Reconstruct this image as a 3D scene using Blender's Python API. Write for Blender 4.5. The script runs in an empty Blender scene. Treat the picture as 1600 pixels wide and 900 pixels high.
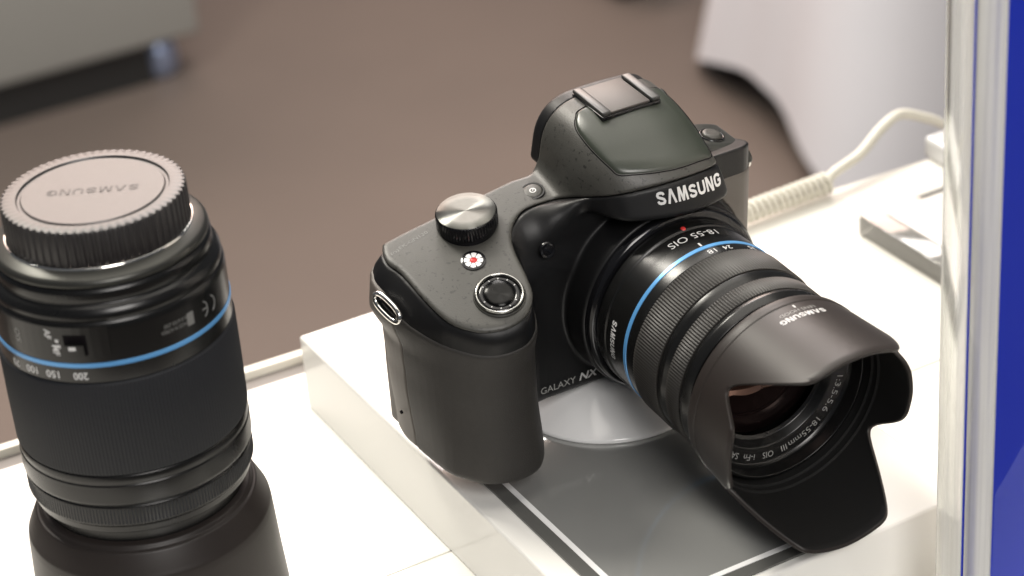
import bpy, math, random
import numpy as np
from mathutils import Matrix, Vector
from math import sin, cos, pi, radians, sqrt, atan2

random.seed(7)
SC = bpy.context.scene
COL = SC.collection
FLOOR = 950.0                      # mm from the floor to the origin of the working frame (blue ring of the lens)


def W(x, y, z):                    # working frame (mm) -> metres, floor at z = 0
    return Vector((x * .001, y * .001, (z + FLOOR) * .001))


# ------------------------------------------------------------------ camera, world, lights, exposure
cam_data = bpy.data.cameras.new("Camera")
cam = bpy.data.objects.new("Camera", cam_data)
COL.objects.link(cam)
RM = Matrix(((0.86705488, 0.29786108, -0.39936776), (-0.49281972, 0.39514072, -0.77523708), (-0.07310649, 0.8689894, 0.48940051)))
M4 = RM.to_4x4()
M4.translation = W(-358.0, -559.9, 391.9)
cam.matrix_world = M4
cam_data.sensor_width = 36.0
cam_data.lens = 3676.7 / 1600 * 36.0
cam_data.clip_start = .01
cam_data.clip_end = 100
cam_data.dof.use_dof = True
cam_data.dof.focus_distance = .762
cam_data.dof.aperture_fstop = 11.5
SC.camera = cam

world = bpy.data.worlds.new("World")
SC.world = world
world.use_nodes = True
world.node_tree.nodes["Background"].inputs[0].default_value = (.62, .66, .74, 1)
world.node_tree.nodes["Background"].inputs[1].default_value = .16


def area(name, loc, target, sx, sy, power, color):
    l = bpy.data.lights.new(name, 'AREA')
    l.shape = 'RECTANGLE'
    l.size, l.size_y = sx, sy
    l.energy = power
    l.color = color
    o = bpy.data.objects.new(name, l)
    COL.objects.link(o)
    o.location = loc
    o.rotation_euler = (Vector(target) - Vector(loc)).to_track_quat('-Z', 'Y').to_euler()
    return o


TGT = W(0, 30, -30)
area("key_ceiling_light", W(-420, 1150, 1600), TGT, .42, .42, 36, (1, .95, .85))
area("hall_ceiling_light", W(300, 600, 2300), W(300, 600, 0), 2.4, 2.4, 52, (1, .94, .85))
area("back_wall_light", W(900, 3300, 1500), W(-100, 0, 0), 2.4, 1.0, 78, (1, .77, .66))
area("aisle_ceiling_light", W(850, 1750, 1500), W(850, 1750, -900), .8, .8, 33, (1, .95, .92))

area("front_ceiling_light", W(-420, -1650, 1350), W(0, 0, -40), .8, .8, 31, (1, .96, .92))

SC.view_settings.view_transform = 'Standard'
SC.view_settings.look = 'None'
SC.view_settings.gamma = 1
SC.view_settings.use_curve_mapping = False
SC.view_settings.exposure = 0.0
SC.cycles.max_bounces = 14
SC.cycles.transmission_bounces = 12
SC.cycles.glossy_bounces = 6
SC.cycles.caustics_refractive = True
SC.cycles.use_denoising = True

# ------------------------------------------------------------------ materials
MATS = {}


def mat(name, col, rough=.5, metal=0., spec=.5, bump=None, var=None, speck=None, coat=0., coat_rough=.1, trans=0., ior=1.5, aniso=0., rvar=0., sheen=0.):
    """procedural principled material; bump = (scale, strength), var = (scale, amount), speck = (scale, threshold, factor)"""
    m = bpy.data.materials.new(name)
    m.use_nodes = True
    nt = m.node_tree
    b = nt.nodes["Principled BSDF"]
    b.inputs["Base Color"].default_value = (*col, 1)
    b.inputs["Roughness"].default_value = rough
    b.inputs["Metallic"].default_value = metal
    b.inputs["Specular IOR Level"].default_value = spec
    b.inputs["IOR"].default_value = ior
    b.inputs["Coat Weight"].default_value = coat
    b.inputs["Coat Roughness"].default_value = coat_rough
    b.inputs["Transmission Weight"].default_value = trans
    b.inputs["Sheen Weight"].default_value = sheen
    tc = nt.nodes.new("ShaderNodeTexCoord")
    L = nt.links.new

    def noise(scale, detail=3):
        n = nt.nodes.new("ShaderNodeTexNoise")
        n.inputs["Scale"].default_value = scale
        n.inputs["Detail"].default_value = detail
        L(tc.outputs["Object"], n.inputs["Vector"])
        return n
    last = None
    if var:
        n = noise(var[0], 4)
        mx = nt.nodes.new("ShaderNodeMix")
        mx.data_type = 'RGBA'
        mx.inputs[6].default_value = (*[max(0, c * (1 - var[1])) for c in col], 1)
        mx.inputs[7].default_value = (*[min(1, c * (1 + var[1])) for c in col], 1)
        L(n.outputs["Fac"], mx.inputs[0])
        last = mx.outputs[2]
    if speck:
        n = noise(speck[0], 2)
        r = nt.nodes.new("ShaderNodeMapRange")
        r.inputs["From Min"].default_value = speck[1]
        r.inputs["From Max"].default_value = speck[1] + .05
        L(n.outputs["Fac"], r.inputs["Value"])
        mx = nt.nodes.new("ShaderNodeMix")
        mx.data_type = 'RGBA'
        if last:
            L(last, mx.inputs[6])
        else:
            mx.inputs[6].default_value = (*col, 1)
        mx.inputs[7].default_value = (*[c * speck[2] for c in col], 1)
        L(r.outputs["Result"], mx.inputs[0])
        last = mx.outputs[2]
    if last:
        L(last, b.inputs["Base Color"])
    if rvar:
        n = noise(60, 5)
        r = nt.nodes.new("ShaderNodeMapRange")
        r.inputs["To Min"].default_value = max(.02, rough - rvar)
        r.inputs["To Max"].default_value = rough + rvar
        L(n.outputs["Fac"], r.inputs["Value"])
        L(r.outputs["Result"], b.inputs["Roughness"])
    if bump:
        n = noise(bump[0], 2)
        bp_ = nt.nodes.new("ShaderNodeBump")
        bp_.inputs["Strength"].default_value = bump[1]
        bp_.inputs["Distance"].default_value = .0004
        L(n.outputs["Fac"], bp_.inputs["Height"])
        L(bp_.outputs["Normal"], b.inputs["Normal"])
    if aniso:
        b.inputs["Anisotropic"].default_value = aniso
        b.inputs["Anisotropic Rotation"].default_value = .25
        t = nt.nodes.new("ShaderNodeTangent")
        t.direction_type = 'RADIAL'
        t.axis = 'Z'
        L(t.outputs["Tangent"], b.inputs["Tangent"])
    MATS[name] = m
    return m


mat('top_plastic', (.042, .041, .036), .43, bump=(2600, .16), var=(300, .12), speck=(700, .625, .4), rvar=.05)
mat('flash_plastic', (.030, .035, .027), .29, bump=(2600, .06), var=(120, .1), rvar=.05)
mat('black_shell', (.0055, .0055, .006), .42, spec=.28, bump=(2200, .05), rvar=.06)
mat('shoulder_plastic', (.022, .023, .020), .36, bump=(2400, .05), rvar=.05)
mat('gloss_black', (.005, .005, .006), .16, spec=.4, rvar=.04)
mat('grip_rubber', (.022, .020, .018), .56, spec=.42, bump=(2600, .35), var=(500, .15))
mat('side_plastic', (.080, .069, .060), .5, bump=(2600, .2))
mat('barrel_black', (.006, .006, .006), .26, spec=.4, bump=(2000, .02), rvar=.05)
mat('rib_rubber', (.022, .020, .018), .5)
mat('hood_plastic', (.020, .016, .0145), .42, spec=.31, bump=(1800, .04), rvar=.05)
mat('hood_inner', (.005, .005, .005), .7, spec=.25)
mat('blue_ring', (.10, .31, .62), .32, metal=.2)
mat('cap_plastic', (.013, .011, .011), .44, spec=.8, bump=(2200, .1))
mat('zoom_rubber', (.010, .011, .014), .6, spec=.35, bump=(1500, .1))
mat('grey_metal', (.055, .055, .05), .34, metal=.7)
mat('ring_chrome', (.42, .42, .40), .16, metal=1.)
mat('chrome', (.75, .74, .71), .12, metal=1.)
mat('brushed', (.125, .125, .115), .30, metal=1., aniso=1.)
mat('brushed_dark', (.018, .018, .018), .24, metal=1., aniso=.85)
mat('shoe_plate', (.06, .054, .05), .45, metal=.3, bump=(1500, .05))
mat('shoe_rail', (.03, .03, .029), .36)
mat('white_print', (.56, .56, .56), .5)
mat('silver_print', (.66, .66, .66), .35, metal=.4)
mat('grey_print', (.27, .27, .26), .5)
mat('faint_print', (.16, .16, .155), .5)
mat('cap_print', (.008, .007, .007), .5, spec=.6)
mat('red_paint', (.55, .03, .03), .4)
mat('white_paint', (.8, .8, .8), .4)
mat('white_gloss', (.80, .79, .755), .16, coat=.4, coat_rough=.05, bump=(40, .01))
mat('white_table', (.80, .79, .745), .22, coat=.3, coat_rough=.08, var=(9, .02))
mat('white_plastic', (.74, .74, .74), .18, coat=.3)
mat('cord_plastic', (.72, .70, .62), .4)
mat('grey_panel', (.38, .385, .375), .09, metal=.5, coat=.6, coat_rough=.04, var=(30, .08))
mat('dark_band', (.10, .10, .095), .2, coat=.3)
mat('white_line', (.75, .75, .75), .3)
mat('strip_metal', (.22, .195, .18), .6)
mat('strip_light', (.72, .70, .62), .3)
mat('seam', (.55, .54, .48), .5)


def acrylic_mat():
    """clear polished sheet: light passes straight through, the surface reflects by Fresnel"""
    m = bpy.data.materials.new('acrylic'); m.use_nodes = True
    nt = m.node_tree; nt.nodes.remove(nt.nodes["Principled BSDF"])
    tr = nt.nodes.new("ShaderNodeBsdfTransparent"); tr.inputs[0].default_value = (.97, .98, .975, 1)
    gl = nt.nodes.new("ShaderNodeBsdfGlossy"); gl.inputs["Roughness"].default_value = .02
    fr_ = nt.nodes.new("ShaderNodeFresnel"); fr_.inputs[0].default_value = 1.49
    mx = nt.nodes.new("ShaderNodeMixShader"); L = nt.links.new
    ge = nt.nodes.new("ShaderNodeNewGeometry"); mu = nt.nodes.new("ShaderNodeMath"); mu.operation = 'MULTIPLY'
    sb = nt.nodes.new("ShaderNodeMath"); sb.operation = 'SUBTRACT'; sb.inputs[0].default_value = 1.
    L(ge.outputs["Backfacing"], sb.inputs[1]); L(fr_.outputs[0], mu.inputs[0]); L(sb.outputs[0], mu.inputs[1])   # reflect at the outer faces only
    L(mu.outputs[0], mx.inputs[0]); L(tr.outputs[0], mx.inputs[1]); L(gl.outputs[0], mx.inputs[2])
    L(mx.outputs[0], nt.nodes["Material Output"].inputs[0])
    MATS['acrylic'] = m


acrylic_mat()
mat('blue_sheet', (.006, .038, .64), .6, spec=.2)


def edge_mat():
    """polished acrylic edge: milky streaks along it stand in for light reflected inside"""
    m = mat('acrylic_edge', (.97, .965, .93), .06, trans=.75, ior=1.49)
    nt = m.node_tree; b = nt.nodes["Principled BSDF"]; L = nt.links.new
    tc = nt.nodes.new("ShaderNodeTexCoord"); mp = nt.nodes.new("ShaderNodeMapping")
    mp.inputs["Scale"].default_value = (170, 170, 3)  # stretched noise imitates reflections and piped light inside the sheet
    n = nt.nodes.new("ShaderNodeTexNoise"); n.inputs["Scale"].default_value = 1.0; n.inputs["Detail"].default_value = 3
    r = nt.nodes.new("ShaderNodeMapRange"); r.inputs["From Min"].default_value = .35; r.inputs["From Max"].default_value = .65
    r.inputs["To Min"].default_value = .12; r.inputs["To Max"].default_value = .88
    L(tc.outputs["Object"], mp.inputs["Vector"]); L(mp.outputs["Vector"], n.inputs["Vector"])
    L(n.outputs["Fac"], r.inputs["Value"]); L(r.outputs["Result"], b.inputs["Transmission Weight"])


edge_mat()
mat('acrylic_block', (.95, .93, .88), .06, trans=.8, ior=1.49)
mat('violet_edge', (.10, .07, .32), .5)
mat('card', (.80, .77, .76), .5)
mat('carpet', (.112, .085, .069), .5, var=(1.7, .30), bump=(400, .5), sheen=.2)
mat('cabinet', (.33, .33, .31), .5, var=(3, .05))
mat('shade_handle_black', (.02, .02, .02), .6)  # black of the painted shade under the cabinet and of the case handle
mat('foot_metal', (.35, .42, .60), .3, metal=.7)
mat('cloth', (.72, .72, .76), .75, var=(6, .05), bump=(900, .2))
mat('dark_rubber', (.015, .014, .013), .5)
mat('lens_dark', (.004, .003, .004), .8, spec=.1)


def glass_mat():
    m = mat('front_glass', (.010, .006, .006), .04, spec=.9)
    m.node_tree.nodes['Principled BSDF'].inputs['Specular Tint'].default_value = (1, .55, .42, 1)
    return m


glass_mat()


# ------------------------------------------------------------------ object helpers
def props(o, label=None, cat=None, group=None, kind=None):
    if label: o['label'] = label
    if cat: o['category'] = cat
    if group: o['group'] = group
    if kind: o['kind'] = kind
    return o


def mesh_obj(name, V, F, m, parent=None, smooth=True, sharp=None):
    me = bpy.data.meshes.new(name)
    me.from_pydata([tuple(v) for v in np.asarray(V, float) * .001], [], [tuple(int(i) for i in f) for f in F])
    me.update()
    if smooth:
        me.polygons.foreach_set("use_smooth", [True] * len(me.polygons))
        if sharp:
            me.set_sharp_from_angle(angle=radians(sharp))
    if isinstance(m, (list, tuple)):
        for k in m: me.materials.append(MATS[k])
    else:
        me.materials.append(MATS[m])
    o = bpy.data.objects.new(name, me)
    COL.objects.link(o)
    if parent is not None: o.parent = parent
    return o


def empty(name, loc_mm, rot=(0, 0, 0)):
    o = bpy.data.objects.new(name, None)
    COL.objects.link(o)
    o.location = W(*loc_mm)
    o.rotation_euler = rot
    o.empty_display_size = .02
    return o


class Frame:
    """maps body coordinates into an Empty's local coordinates"""
    def __init__(s, origin): s.o = np.array(origin, float)
    def __call__(s, V): return np.asarray(V, float) - s.o


def lathe(profile, n, closed=True, rmod=None):
    """profile: list of (r, h); rotation about z; rmod(i, theta, r) changes radius"""
    V, F = [], []
    P = len(profile)
    for j in range(n):
        t = 2 * pi * j / n
        for i, (r, h) in enumerate(profile):
            rr = rmod(i, j, r) if rmod else r
            V.append((rr * cos(t), rr * sin(t), h))
    for j in range(n):
        k = (j + 1) % n
        for i in range(P - 1):
            F.append((j * P + i, k * P + i, k * P + i + 1, j * P + i + 1))
    return np.array(V), F


def fillet(pts, r=.4, n=3):
    """round the corners of an open polyline profile"""
    out = [pts[0]]
    for a, b, c in zip(pts, pts[1:], pts[2:]):
        a, b, c = map(np.array, (a, b, c))
        la, lc = np.linalg.norm(a - b), np.linalg.norm(c - b)
        if la < 1e-6 or lc < 1e-6: continue
        d = min(r, la * .45, lc * .45)
        p, q = b + (a - b) / la * d, b + (c - b) / lc * d
        for k in range(n + 1):
            t = k / n
            out.append(tuple((1 - t) ** 2 * p + 2 * t * (1 - t) * b + t * t * q))
    out.append(pts[-1])
    return out


def box(lo, hi, bev=0.):
    """box with chamfered edges (convex hull of the inset corners)"""
    lo, hi = np.array(lo, float), np.array(hi, float)
    if bev <= 0:
        V = [(x, y, z) for x in (lo[0], hi[0]) for y in (lo[1], hi[1]) for z in (lo[2], hi[2])]
        F = [(0, 1, 3, 2), (4, 6, 7, 5), (0, 4, 5, 1), (2, 3, 7, 6), (0, 2, 6, 4), (1, 5, 7, 3)]
        return np.array(V), F
    import bmesh
    bm = bmesh.new()
    bmesh.ops.create_cube(bm, size=1)
    for v in bm.verts:
        v.co = Vector([(lo[i] + hi[i]) / 2 + v.co[i] * (hi[i] - lo[i]) for i in range(3)])
    bmesh.ops.bevel(bm, geom=list(bm.edges), offset=bev, segments=3, profile=.5, affect='EDGES')
    bm.verts.index_update()
    V = np.array([tuple(v.co) for v in bm.verts])
    F = [tuple(v.index for v in f.verts) for f in bm.faces]
    bm.free()
    return V, F


def merge(*vf):
    V, F, n = [], [], 0
    for v, f in vf:
        V.append(np.asarray(v, float)); F += [tuple(i + n for i in q) for q in f]; n += len(v)
    return np.concatenate(V), F


def rot_to(V, normal, centre, spin=0.):
    """local z -> normal, then move to centre"""
    q = Vector(normal).normalized().to_track_quat('Z', 'Y').to_matrix() @ Matrix.Rotation(spin, 3, 'Z')
    R = np.array(q)
    return np.asarray(V, float) @ R.T + np.array(centre, float)


def tube(path, rad, n=10, cap=True):
    path = np.array(path, float)
    V, F = [], []
    up = np.array((0, 0, 1.))
    N = len(path)
    prev = None
    for i in range(N):
        t = path[min(i + 1, N - 1)] - path[max(i - 1, 0)]
        t /= np.linalg.norm(t)
        if prev is None:
            u = np.cross(t, up if abs(t[2]) < .9 else (1, 0, 0))
        else:
            u = prev - t * (prev @ t)
        u /= np.linalg.norm(u); prev = u
        w = np.cross(t, u)
        r = rad[i] if hasattr(rad, '__len__') else rad
        for k in range(n):
            a = 2 * pi * k / n
            V.append(path[i] + r * (cos(a) * u + sin(a) * w))
    for i in range(N - 1):
        for k in range(n):
            l = (k + 1) % n
            F.append((i * n + k, i * n + l, (i + 1) * n + l, (i + 1) * n + k))
    if cap:
        F.append(tuple(range(n))[::-1]); F.append(tuple(range((N - 1) * n, N * n)))
    return np.array(V), F


def spline(pts, n=12):
    P = np.array([pts[0], *pts, pts[-1]], float)
    out = []
    for i in range(1, len(P) - 2):
        p0, p1, p2, p3 = P[i - 1:i + 3]
        for t in np.linspace(0, 1, n, endpoint=False):
            out.append(.5 * (2 * p1 + (p2 - p0) * t + (2 * p0 - 5 * p1 + 4 * p2 - p3) * t * t + (3 * p1 - p0 - 3 * p2 + p3) * t ** 3))
    out.append(P[-2])
    return np.array(out)


_txt = {}


def text_vf(s, size=1., bold=0., shear=0., space=1.):
    """filled letters as (V2, F), left aligned, baseline at v = 0, cap height about .7 size"""
    cu = bpy.data.curves.new("t", 'FONT')
    cu.body = s; cu.size = size; cu.offset = bold; cu.shear = shear; cu.space_character = space
    cu.resolution_u = 3
    o = bpy.data.objects.new("t", cu)
    COL.objects.link(o)
    dg = bpy.context.evaluated_depsgraph_get()
    me = bpy.data.meshes.new_from_object(o.evaluated_get(dg))
    V = np.array([tuple(v.co) for v in me.vertices])[:, :2]
    F = [tuple(p.vertices) for p in me.polygons]
    bpy.data.objects.remove(o); bpy.data.curves.remove(cu); bpy.data.meshes.remove(me)
    return V, F


def text_width(V): return V[:, 0].max() - V[:, 0].min()


def put_text(name, s, width, height, fn, m, parent, fr, bold=0., shear=0., centre=True, space=1.):
    """stretch the letters to width x height (mm) and map (u, v) -> body point with fn"""
    V, F = text_vf(s, 1., bold, shear, space)
    u = (V[:, 0] - V[:, 0].min()) / text_width(V) * width - (width / 2 if centre else 0)
    v = (V[:, 1]) / .70 * height
    P = np.array([fn(a, b) for a, b in zip(u, v)])
    return mesh_obj(name, fr(P), F, m, parent, smooth=False)


STROKES = {
    'S': (.84, [[(.70, .72), (.64, .84), (.52, .89), (.32, .89), (.19, .83), (.14, .71), (.19, .60), (.34, .53), (.52, .47), (.66, .40), (.71, .28), (.66, .17), (.53, .11), (.31, .11), (.18, .17), (.12, .30)]]),
    'A': (.88, [[(.11, 0), (.40, .985), (.47, .985), (.76, 0)]]),
    'M': (1.02, [[(.11, 0), (.20, .99), (.27, .99), (.50, .10), (.53, .10), (.76, .99), (.83, .99), (.92, 0)]]),
    'U': (.84, [[(.12, 1), (.12, .34), (.17, .19), (.30, .11), (.54, .11), (.67, .19), (.72, .34), (.72, 1)]]),
    'N': (.84, [[(.12, 0), (.12, .99), (.20, .99), (.64, .01), (.72, .01), (.72, 1)]]),
    'G': (.86, [[(.71, .70), (.66, .82), (.53, .89), (.32, .89), (.19, .82), (.13, .66), (.13, .34), (.19, .18), (.32, .11), (.53, .11), (.66, .18), (.72, .32), (.72, .47), (.46, .47)]])}


def logo_vf(word, th=.21):
    V, F, x0 = [], [], 0.
    for ch in word:
        w, lines = STROKES[ch]
        for ln in lines:
            P = np.array(ln) + (x0, 0)
            n0 = len(V)
            for i in range(len(P)):
                a = P[i] - P[i - 1] if i else P[1] - P[0]
                b = P[i + 1] - P[i] if i < len(P) - 1 else a
                a = a / np.linalg.norm(a); b = b / np.linalg.norm(b)
                na, nb = np.array((-a[1], a[0])), np.array((-b[1], b[0]))
                m_ = na + nb; m_ = m_ / max(np.linalg.norm(m_), 1e-6)
                k = min(1 / max(m_ @ na, .35), 1.5)
                V.append(P[i] + m_ * th / 2 * k); V.append(P[i] - m_ * th / 2 * k)
            for i in range(len(P) - 1):
                q = n0 + 2 * i
                F.append((q, q + 1, q + 3, q + 2))
        x0 += w + .10
    return np.array(V), F


def put_logo(name, width, height, fn, m, parent, fr, th=.21):
    V, F = logo_vf('SAMSUNG', th)
    u = (V[:, 0] - V[:, 0].min()) / text_width(V) * width - width / 2
    v = V[:, 1] * height
    return mesh_obj(name, fr(np.array([fn(a, b) for a, b in zip(u, v)])), F, m, parent, smooth=False)


# ------------------------------------------------------------------ implicit surfaces (smooth solids)
def smax(a, b, k):
    h = np.clip(.5 + .5 * (a - b) / k, 0, 1)
    return b * (1 - h) + a * h + k * h * (1 - h)


def smin(a, b, k): return -smax(-a, -b, k)


def sstep(a, b, x):
    t = np.clip((x - a) / (b - a), 0, 1)
    return t * t * (3 - 2 * t)


def closed_spline(pts, n=5):
    P = np.array(pts, float); N = len(P); out = []
    for i in range(N):
        p0, p1, p2, p3 = P[i - 1], P[i], P[(i + 1) % N], P[(i + 2) % N]
        for t in np.linspace(0, 1, n, endpoint=False):
            out.append(.5 * (2 * p1 + (p2 - p0) * t + (2 * p0 - 5 * p1 + 4 * p2 - p3) * t * t + (3 * p1 - p0 - 3 * p2 + p3) * t ** 3))
    return np.array(out)


def poly_sdf(P, x, y):
    x, y = np.broadcast_arrays(x, y)
    d = np.full(x.shape, 1e9); s = np.ones(x.shape)
    N = len(P)
    for i in range(N):
        a, b = P[i - 1], P[i]
        ex, ey = b - a
        wx, wy = x - a[0], y - a[1]
        t = np.clip((wx * ex + wy * ey) / (ex * ex + ey * ey + 1e-12), 0, 1)
        d = np.minimum(d, (wx - ex * t) ** 2 + (wy - ey * t) ** 2)
        c1 = a[1] <= y; c2 = b[1] > y; c3 = ex * wy > ey * wx
        flip = (c1 & c2 & c3) | (~c1 & ~c2 & ~c3)
        s = np.where(flip, -s, s)
    return s * np.sqrt(d)


def surface_net(f, lo, hi, h, newton=3):
    lo, hi = np.array(lo, float), np.array(hi, float)
    n = np.ceil((hi - lo) / h).astype(int) + 1
    ax = [lo[i] + h * np.arange(n[i]) for i in range(3)]
    D = np.broadcast_to(f(ax[0][:, None, None], ax[1][None, :, None], ax[2][None, None, :]), n).astype(np.float32)
    S = D < 0
    cnt = np.zeros(n - 1, np.float32)
    acc = [np.zeros(n - 1, np.float32) for _ in range(3)]
    sl = lambda o: tuple(slice(o[i], n[i] - 1 + o[i]) for i in range(3))
    corners = [(i, j, k) for i in (0, 1) for j in (0, 1) for k in (0, 1)]
    for a in corners:
        for d in range(3):
            if a[d]: continue
            b = list(a); b[d] = 1
            da, db = D[sl(a)], D[sl(b)]
            cr = S[sl(a)] != S[sl(b)]
            t = np.where(cr, da / np.where(cr, da - db, 1), 0)
            cnt += cr
            for e in range(3):
                acc[e] += np.where(cr, a[e] + (t if e == d else 0), 0)
    act = cnt > 0
    idx = -np.ones(n - 1, np.int64)
    idx[act] = np.arange(act.sum())
    I = np.argwhere(act)
    V = np.stack([lo[e] + h * (I[:, e] + acc[e][act] / cnt[act]) for e in range(3)], 1).astype(float)
    F = []
    for d in range(3):
        o = [0, 0, 0]; o[d] = 1
        s0 = S[tuple(slice(0, n[i] - o[i]) for i in range(3))]
        s1 = S[tuple(slice(o[i], n[i]) for i in range(3))]
        E = np.argwhere(s0 != s1)
        e1, e2 = [(1, 2), (2, 0), (0, 1)][d]
        ok = (E[:, e1] > 0) & (E[:, e2] > 0) & (E[:, e1] < n[e1] - 1) & (E[:, e2] < n[e2] - 1)
        E = E[ok]
        c = []
        for q1, q2 in ((-1, -1), (0, -1), (0, 0), (-1, 0)):
            T = E.copy(); T[:, e1] += q1; T[:, e2] += q2
            c.append(idx[T[:, 0], T[:, 1], T[:, 2]])
        Q = np.stack(c, 1)
        inside = s0[E[:, 0], E[:, 1], E[:, 2]]
        Q[~inside] = Q[~inside][:, ::-1]
        F.append(Q)
    F = np.concatenate(F)
    for _ in range(newton):
        x, y, z = V.T
        v0 = f(x, y, z); e = .05
        g = np.stack([(f(x + e, y, z) - v0) / e, (f(x, y + e, z) - v0) / e, (f(x, y, z + e) - v0) / e], 1)
        g2 = (g * g).sum(1) + 1e-6
        st = -(v0 / g2)[:, None] * g
        ln = np.linalg.norm(st, axis=1)[:, None] + 1e-9
        V = V + st * np.minimum(1, .5 * h / ln)
    return V, F


def net_obj(name, f, lo, hi, h, m, parent, fr):
    V, F = surface_net(f, lo, hi, h)
    me = bpy.data.meshes.new(name)
    V = (fr(V) * .001).astype(np.float32)
    me.vertices.add(len(V)); me.vertices.foreach_set("co", V.ravel())
    me.loops.add(F.size); me.polygons.add(len(F))
    me.loops.foreach_set("vertex_index", F.ravel().astype(np.int32))
    me.polygons.foreach_set("loop_start", np.arange(0, F.size, 4, dtype=np.int32))
    me.polygons.foreach_set("use_smooth", np.ones(len(F), bool))
    me.update(calc_edges=True); me.validate()
    me.materials.append(MATS[m])
    o = bpy.data.objects.new(name, me)
    COL.objects.link(o)
    o.parent = parent
    return o


# ------------------------------------------------------------------ setting: floor, counter, plinth
def top_box(name, lo, hi, m, bev, label, cat):
    cx, cy = (lo[0] + hi[0]) / 2, (lo[1] + hi[1]) / 2
    V, F = box(np.array(lo) - (cx, cy, lo[2]), np.array(hi) - (cx, cy, lo[2]), bev)
    o = mesh_obj(name, V, F, m)
    for p in o.data.polygons: p.use_smooth = False
    o.location = W(cx, cy, lo[2])
    return props(o, label, cat)


V, F = box((-6000, -5000, -20), (6000, 9000, 0))
o = mesh_obj('floor', V, F, 'carpet', smooth=False); o.location = (0, 0, 0)
props(o, kind='structure')

TZ = -78.0
ctr = empty('display_counter', (0, -200, -FLOOR))
props(ctr, 'white glossy display counter carrying the camera plinth and the standing lens', 'counter')
cf = lambda V: np.asarray(V, float) - np.array((0, -200, -FLOOR))
yawT = radians(-2.4)


def backy(x): return 191.0 + math.tan(yawT) * (x + 190)


def slab_poly(pts, z0, z1):
    n = len(pts)
    V = [(x, y, z0) for x, y in pts] + [(x, y, z1) for x, y in pts]
    F = [tuple(range(n))[::-1], tuple(range(n, 2 * n))] + [(i, (i + 1) % n, n + (i + 1) % n, n + i) for i in range(n)]
    return np.array(V), F


ySeam = 38.0
XS = 45.0
back = [(700, backy(700)), (XS + .5, backy(XS)), (XS + .5, backy(XS) - 11.0), (-700, backy(-700) - 11.0)]
# counter top in two panels with a fine joint between them
V, F = slab_poly([(-700, ySeam + .5), (700, ySeam + .5), *back], TZ - 24, TZ)
mesh_obj('top_panel', cf(V), F, 'white_table', ctr, smooth=False)
V, F = slab_poly([(-700, -140), (700, -140), (700, ySeam - .5), (-700, ySeam - .5)], TZ - 24, TZ)
mesh_obj('top_panel', cf(V), F, 'white_table', ctr, smooth=False)
V, F = slab_poly([(-699, ySeam - .6), (699, ySeam - .6), (699, ySeam + .6), (-699, ySeam + .6)], TZ - 20, TZ - 1.0)
mesh_obj('joint', cf(V), F, 'seam', ctr, smooth=False)
V, F = slab_poly([(-700, backy(-700) - 10.7), (XS, backy(XS) - 10.7), (XS, backy(XS) - 2.6), (-700, backy(-700) - 2.6)], TZ - 20, TZ - .5)
mesh_obj('edge_channel', cf(V), F, 'strip_metal', ctr, smooth=False)
V, F = slab_poly([(-700, backy(-700) - 2.4), (XS, backy(XS) - 2.4), (XS, backy(XS) + 1.5), (-700, backy(-700) + 1.5)], TZ - 30, TZ + 3.0)
mesh_obj('edge_lip', cf(V), F, 'strip_light', ctr, smooth=False)
V, F = slab_poly([(-690, -132), (690, -132), (690, 130), (-690, 150)], -FLOOR, TZ - 24.2)
mesh_obj('cabinet_body', cf(V), F, 'white_table', ctr, smooth=False)

PZ = -47.0
plinth = top_box('plinth', (-82.0, -71, TZ), (53.5, 152, PZ), 'white_gloss', 1.0, 'raised white plinth block under the camera', 'plinth')

# base plate of the stand: grey glossy panel, white line, dark rim
pl = empty('base_plate', (-29, 0, PZ))
props(pl, 'grey glossy base plate with white outline and dark rim beneath the camera', 'plate')
pf = Frame((-29, 0, PZ))


def ring_rect(x0, x1, y0, y1, w, z0, z1):
    parts = [box((x0, y0, z0), (x1, y0 + w, z1)), box((x0, y1 - w, z0), (x1, y1, z1)), box((x0, y0 + w, z0), (x0 + w, y1 - w, z1)), box((x1 - w, y0 + w, z0), (x1, y1 - w, z1))]
    return merge(*parts)


X0, X1, Y0, Y1 = -73.2, 15.2, -67.6, 62
V, F = ring_rect(X0, X1, Y0, Y1, 4.6, PZ, PZ + .8); mesh_obj('dark_rim', pf(V), F, 'dark_band', pl, smooth=False)
V, F = ring_rect(X0 + 4.6, X1 - 4.6, Y0 + 4.6, Y1 - 4.6, 2.0, PZ, PZ + 1.0); mesh_obj('white_outline', pf(V), F, 'white_line', pl, smooth=False)
V, F = box((X0 + 6.6, Y0 + 6.6, PZ), (X1 - 6.6, Y1 - 6.6, PZ + .8)); mesh_obj('panel', pf(V), F, 'grey_panel', pl, smooth=False)

# white puck that carries the camera
st = empty('camera_stand', (-9, 50, PZ + .8))
props(st, 'white glossy dome stand holding up the camera body', 'stand')
prof = fillet([(0, 0), (35, 0), (35, 1.4), (31, 4.5), (20, 12.6), (16, 14.2), (0, 14.2)], 3.0, 5)
V, F = lathe(prof, 72); mesh_obj('dome', V, F, 'white_plastic', st)
V, F = lathe(fillet([(0, 14.0), (13, 14.0), (13, 17.2), (0, 17.2)], .4), 40)
V = V.copy(); V[:, 2] += (V[:, 1]) * .085 * (V[:, 2] > 15)
mesh_obj('rubber_pad', V, F, 'dark_rubber', st)
V, F = lathe(fillet([(0, 0), (3.4, 0), (3.4, 5), (2.2, 6), (0, 6)], .5), 20); V = V + (27, -24, 0)
mesh_obj('cable_clip', V, F, 'dark_rubber', st)

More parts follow.
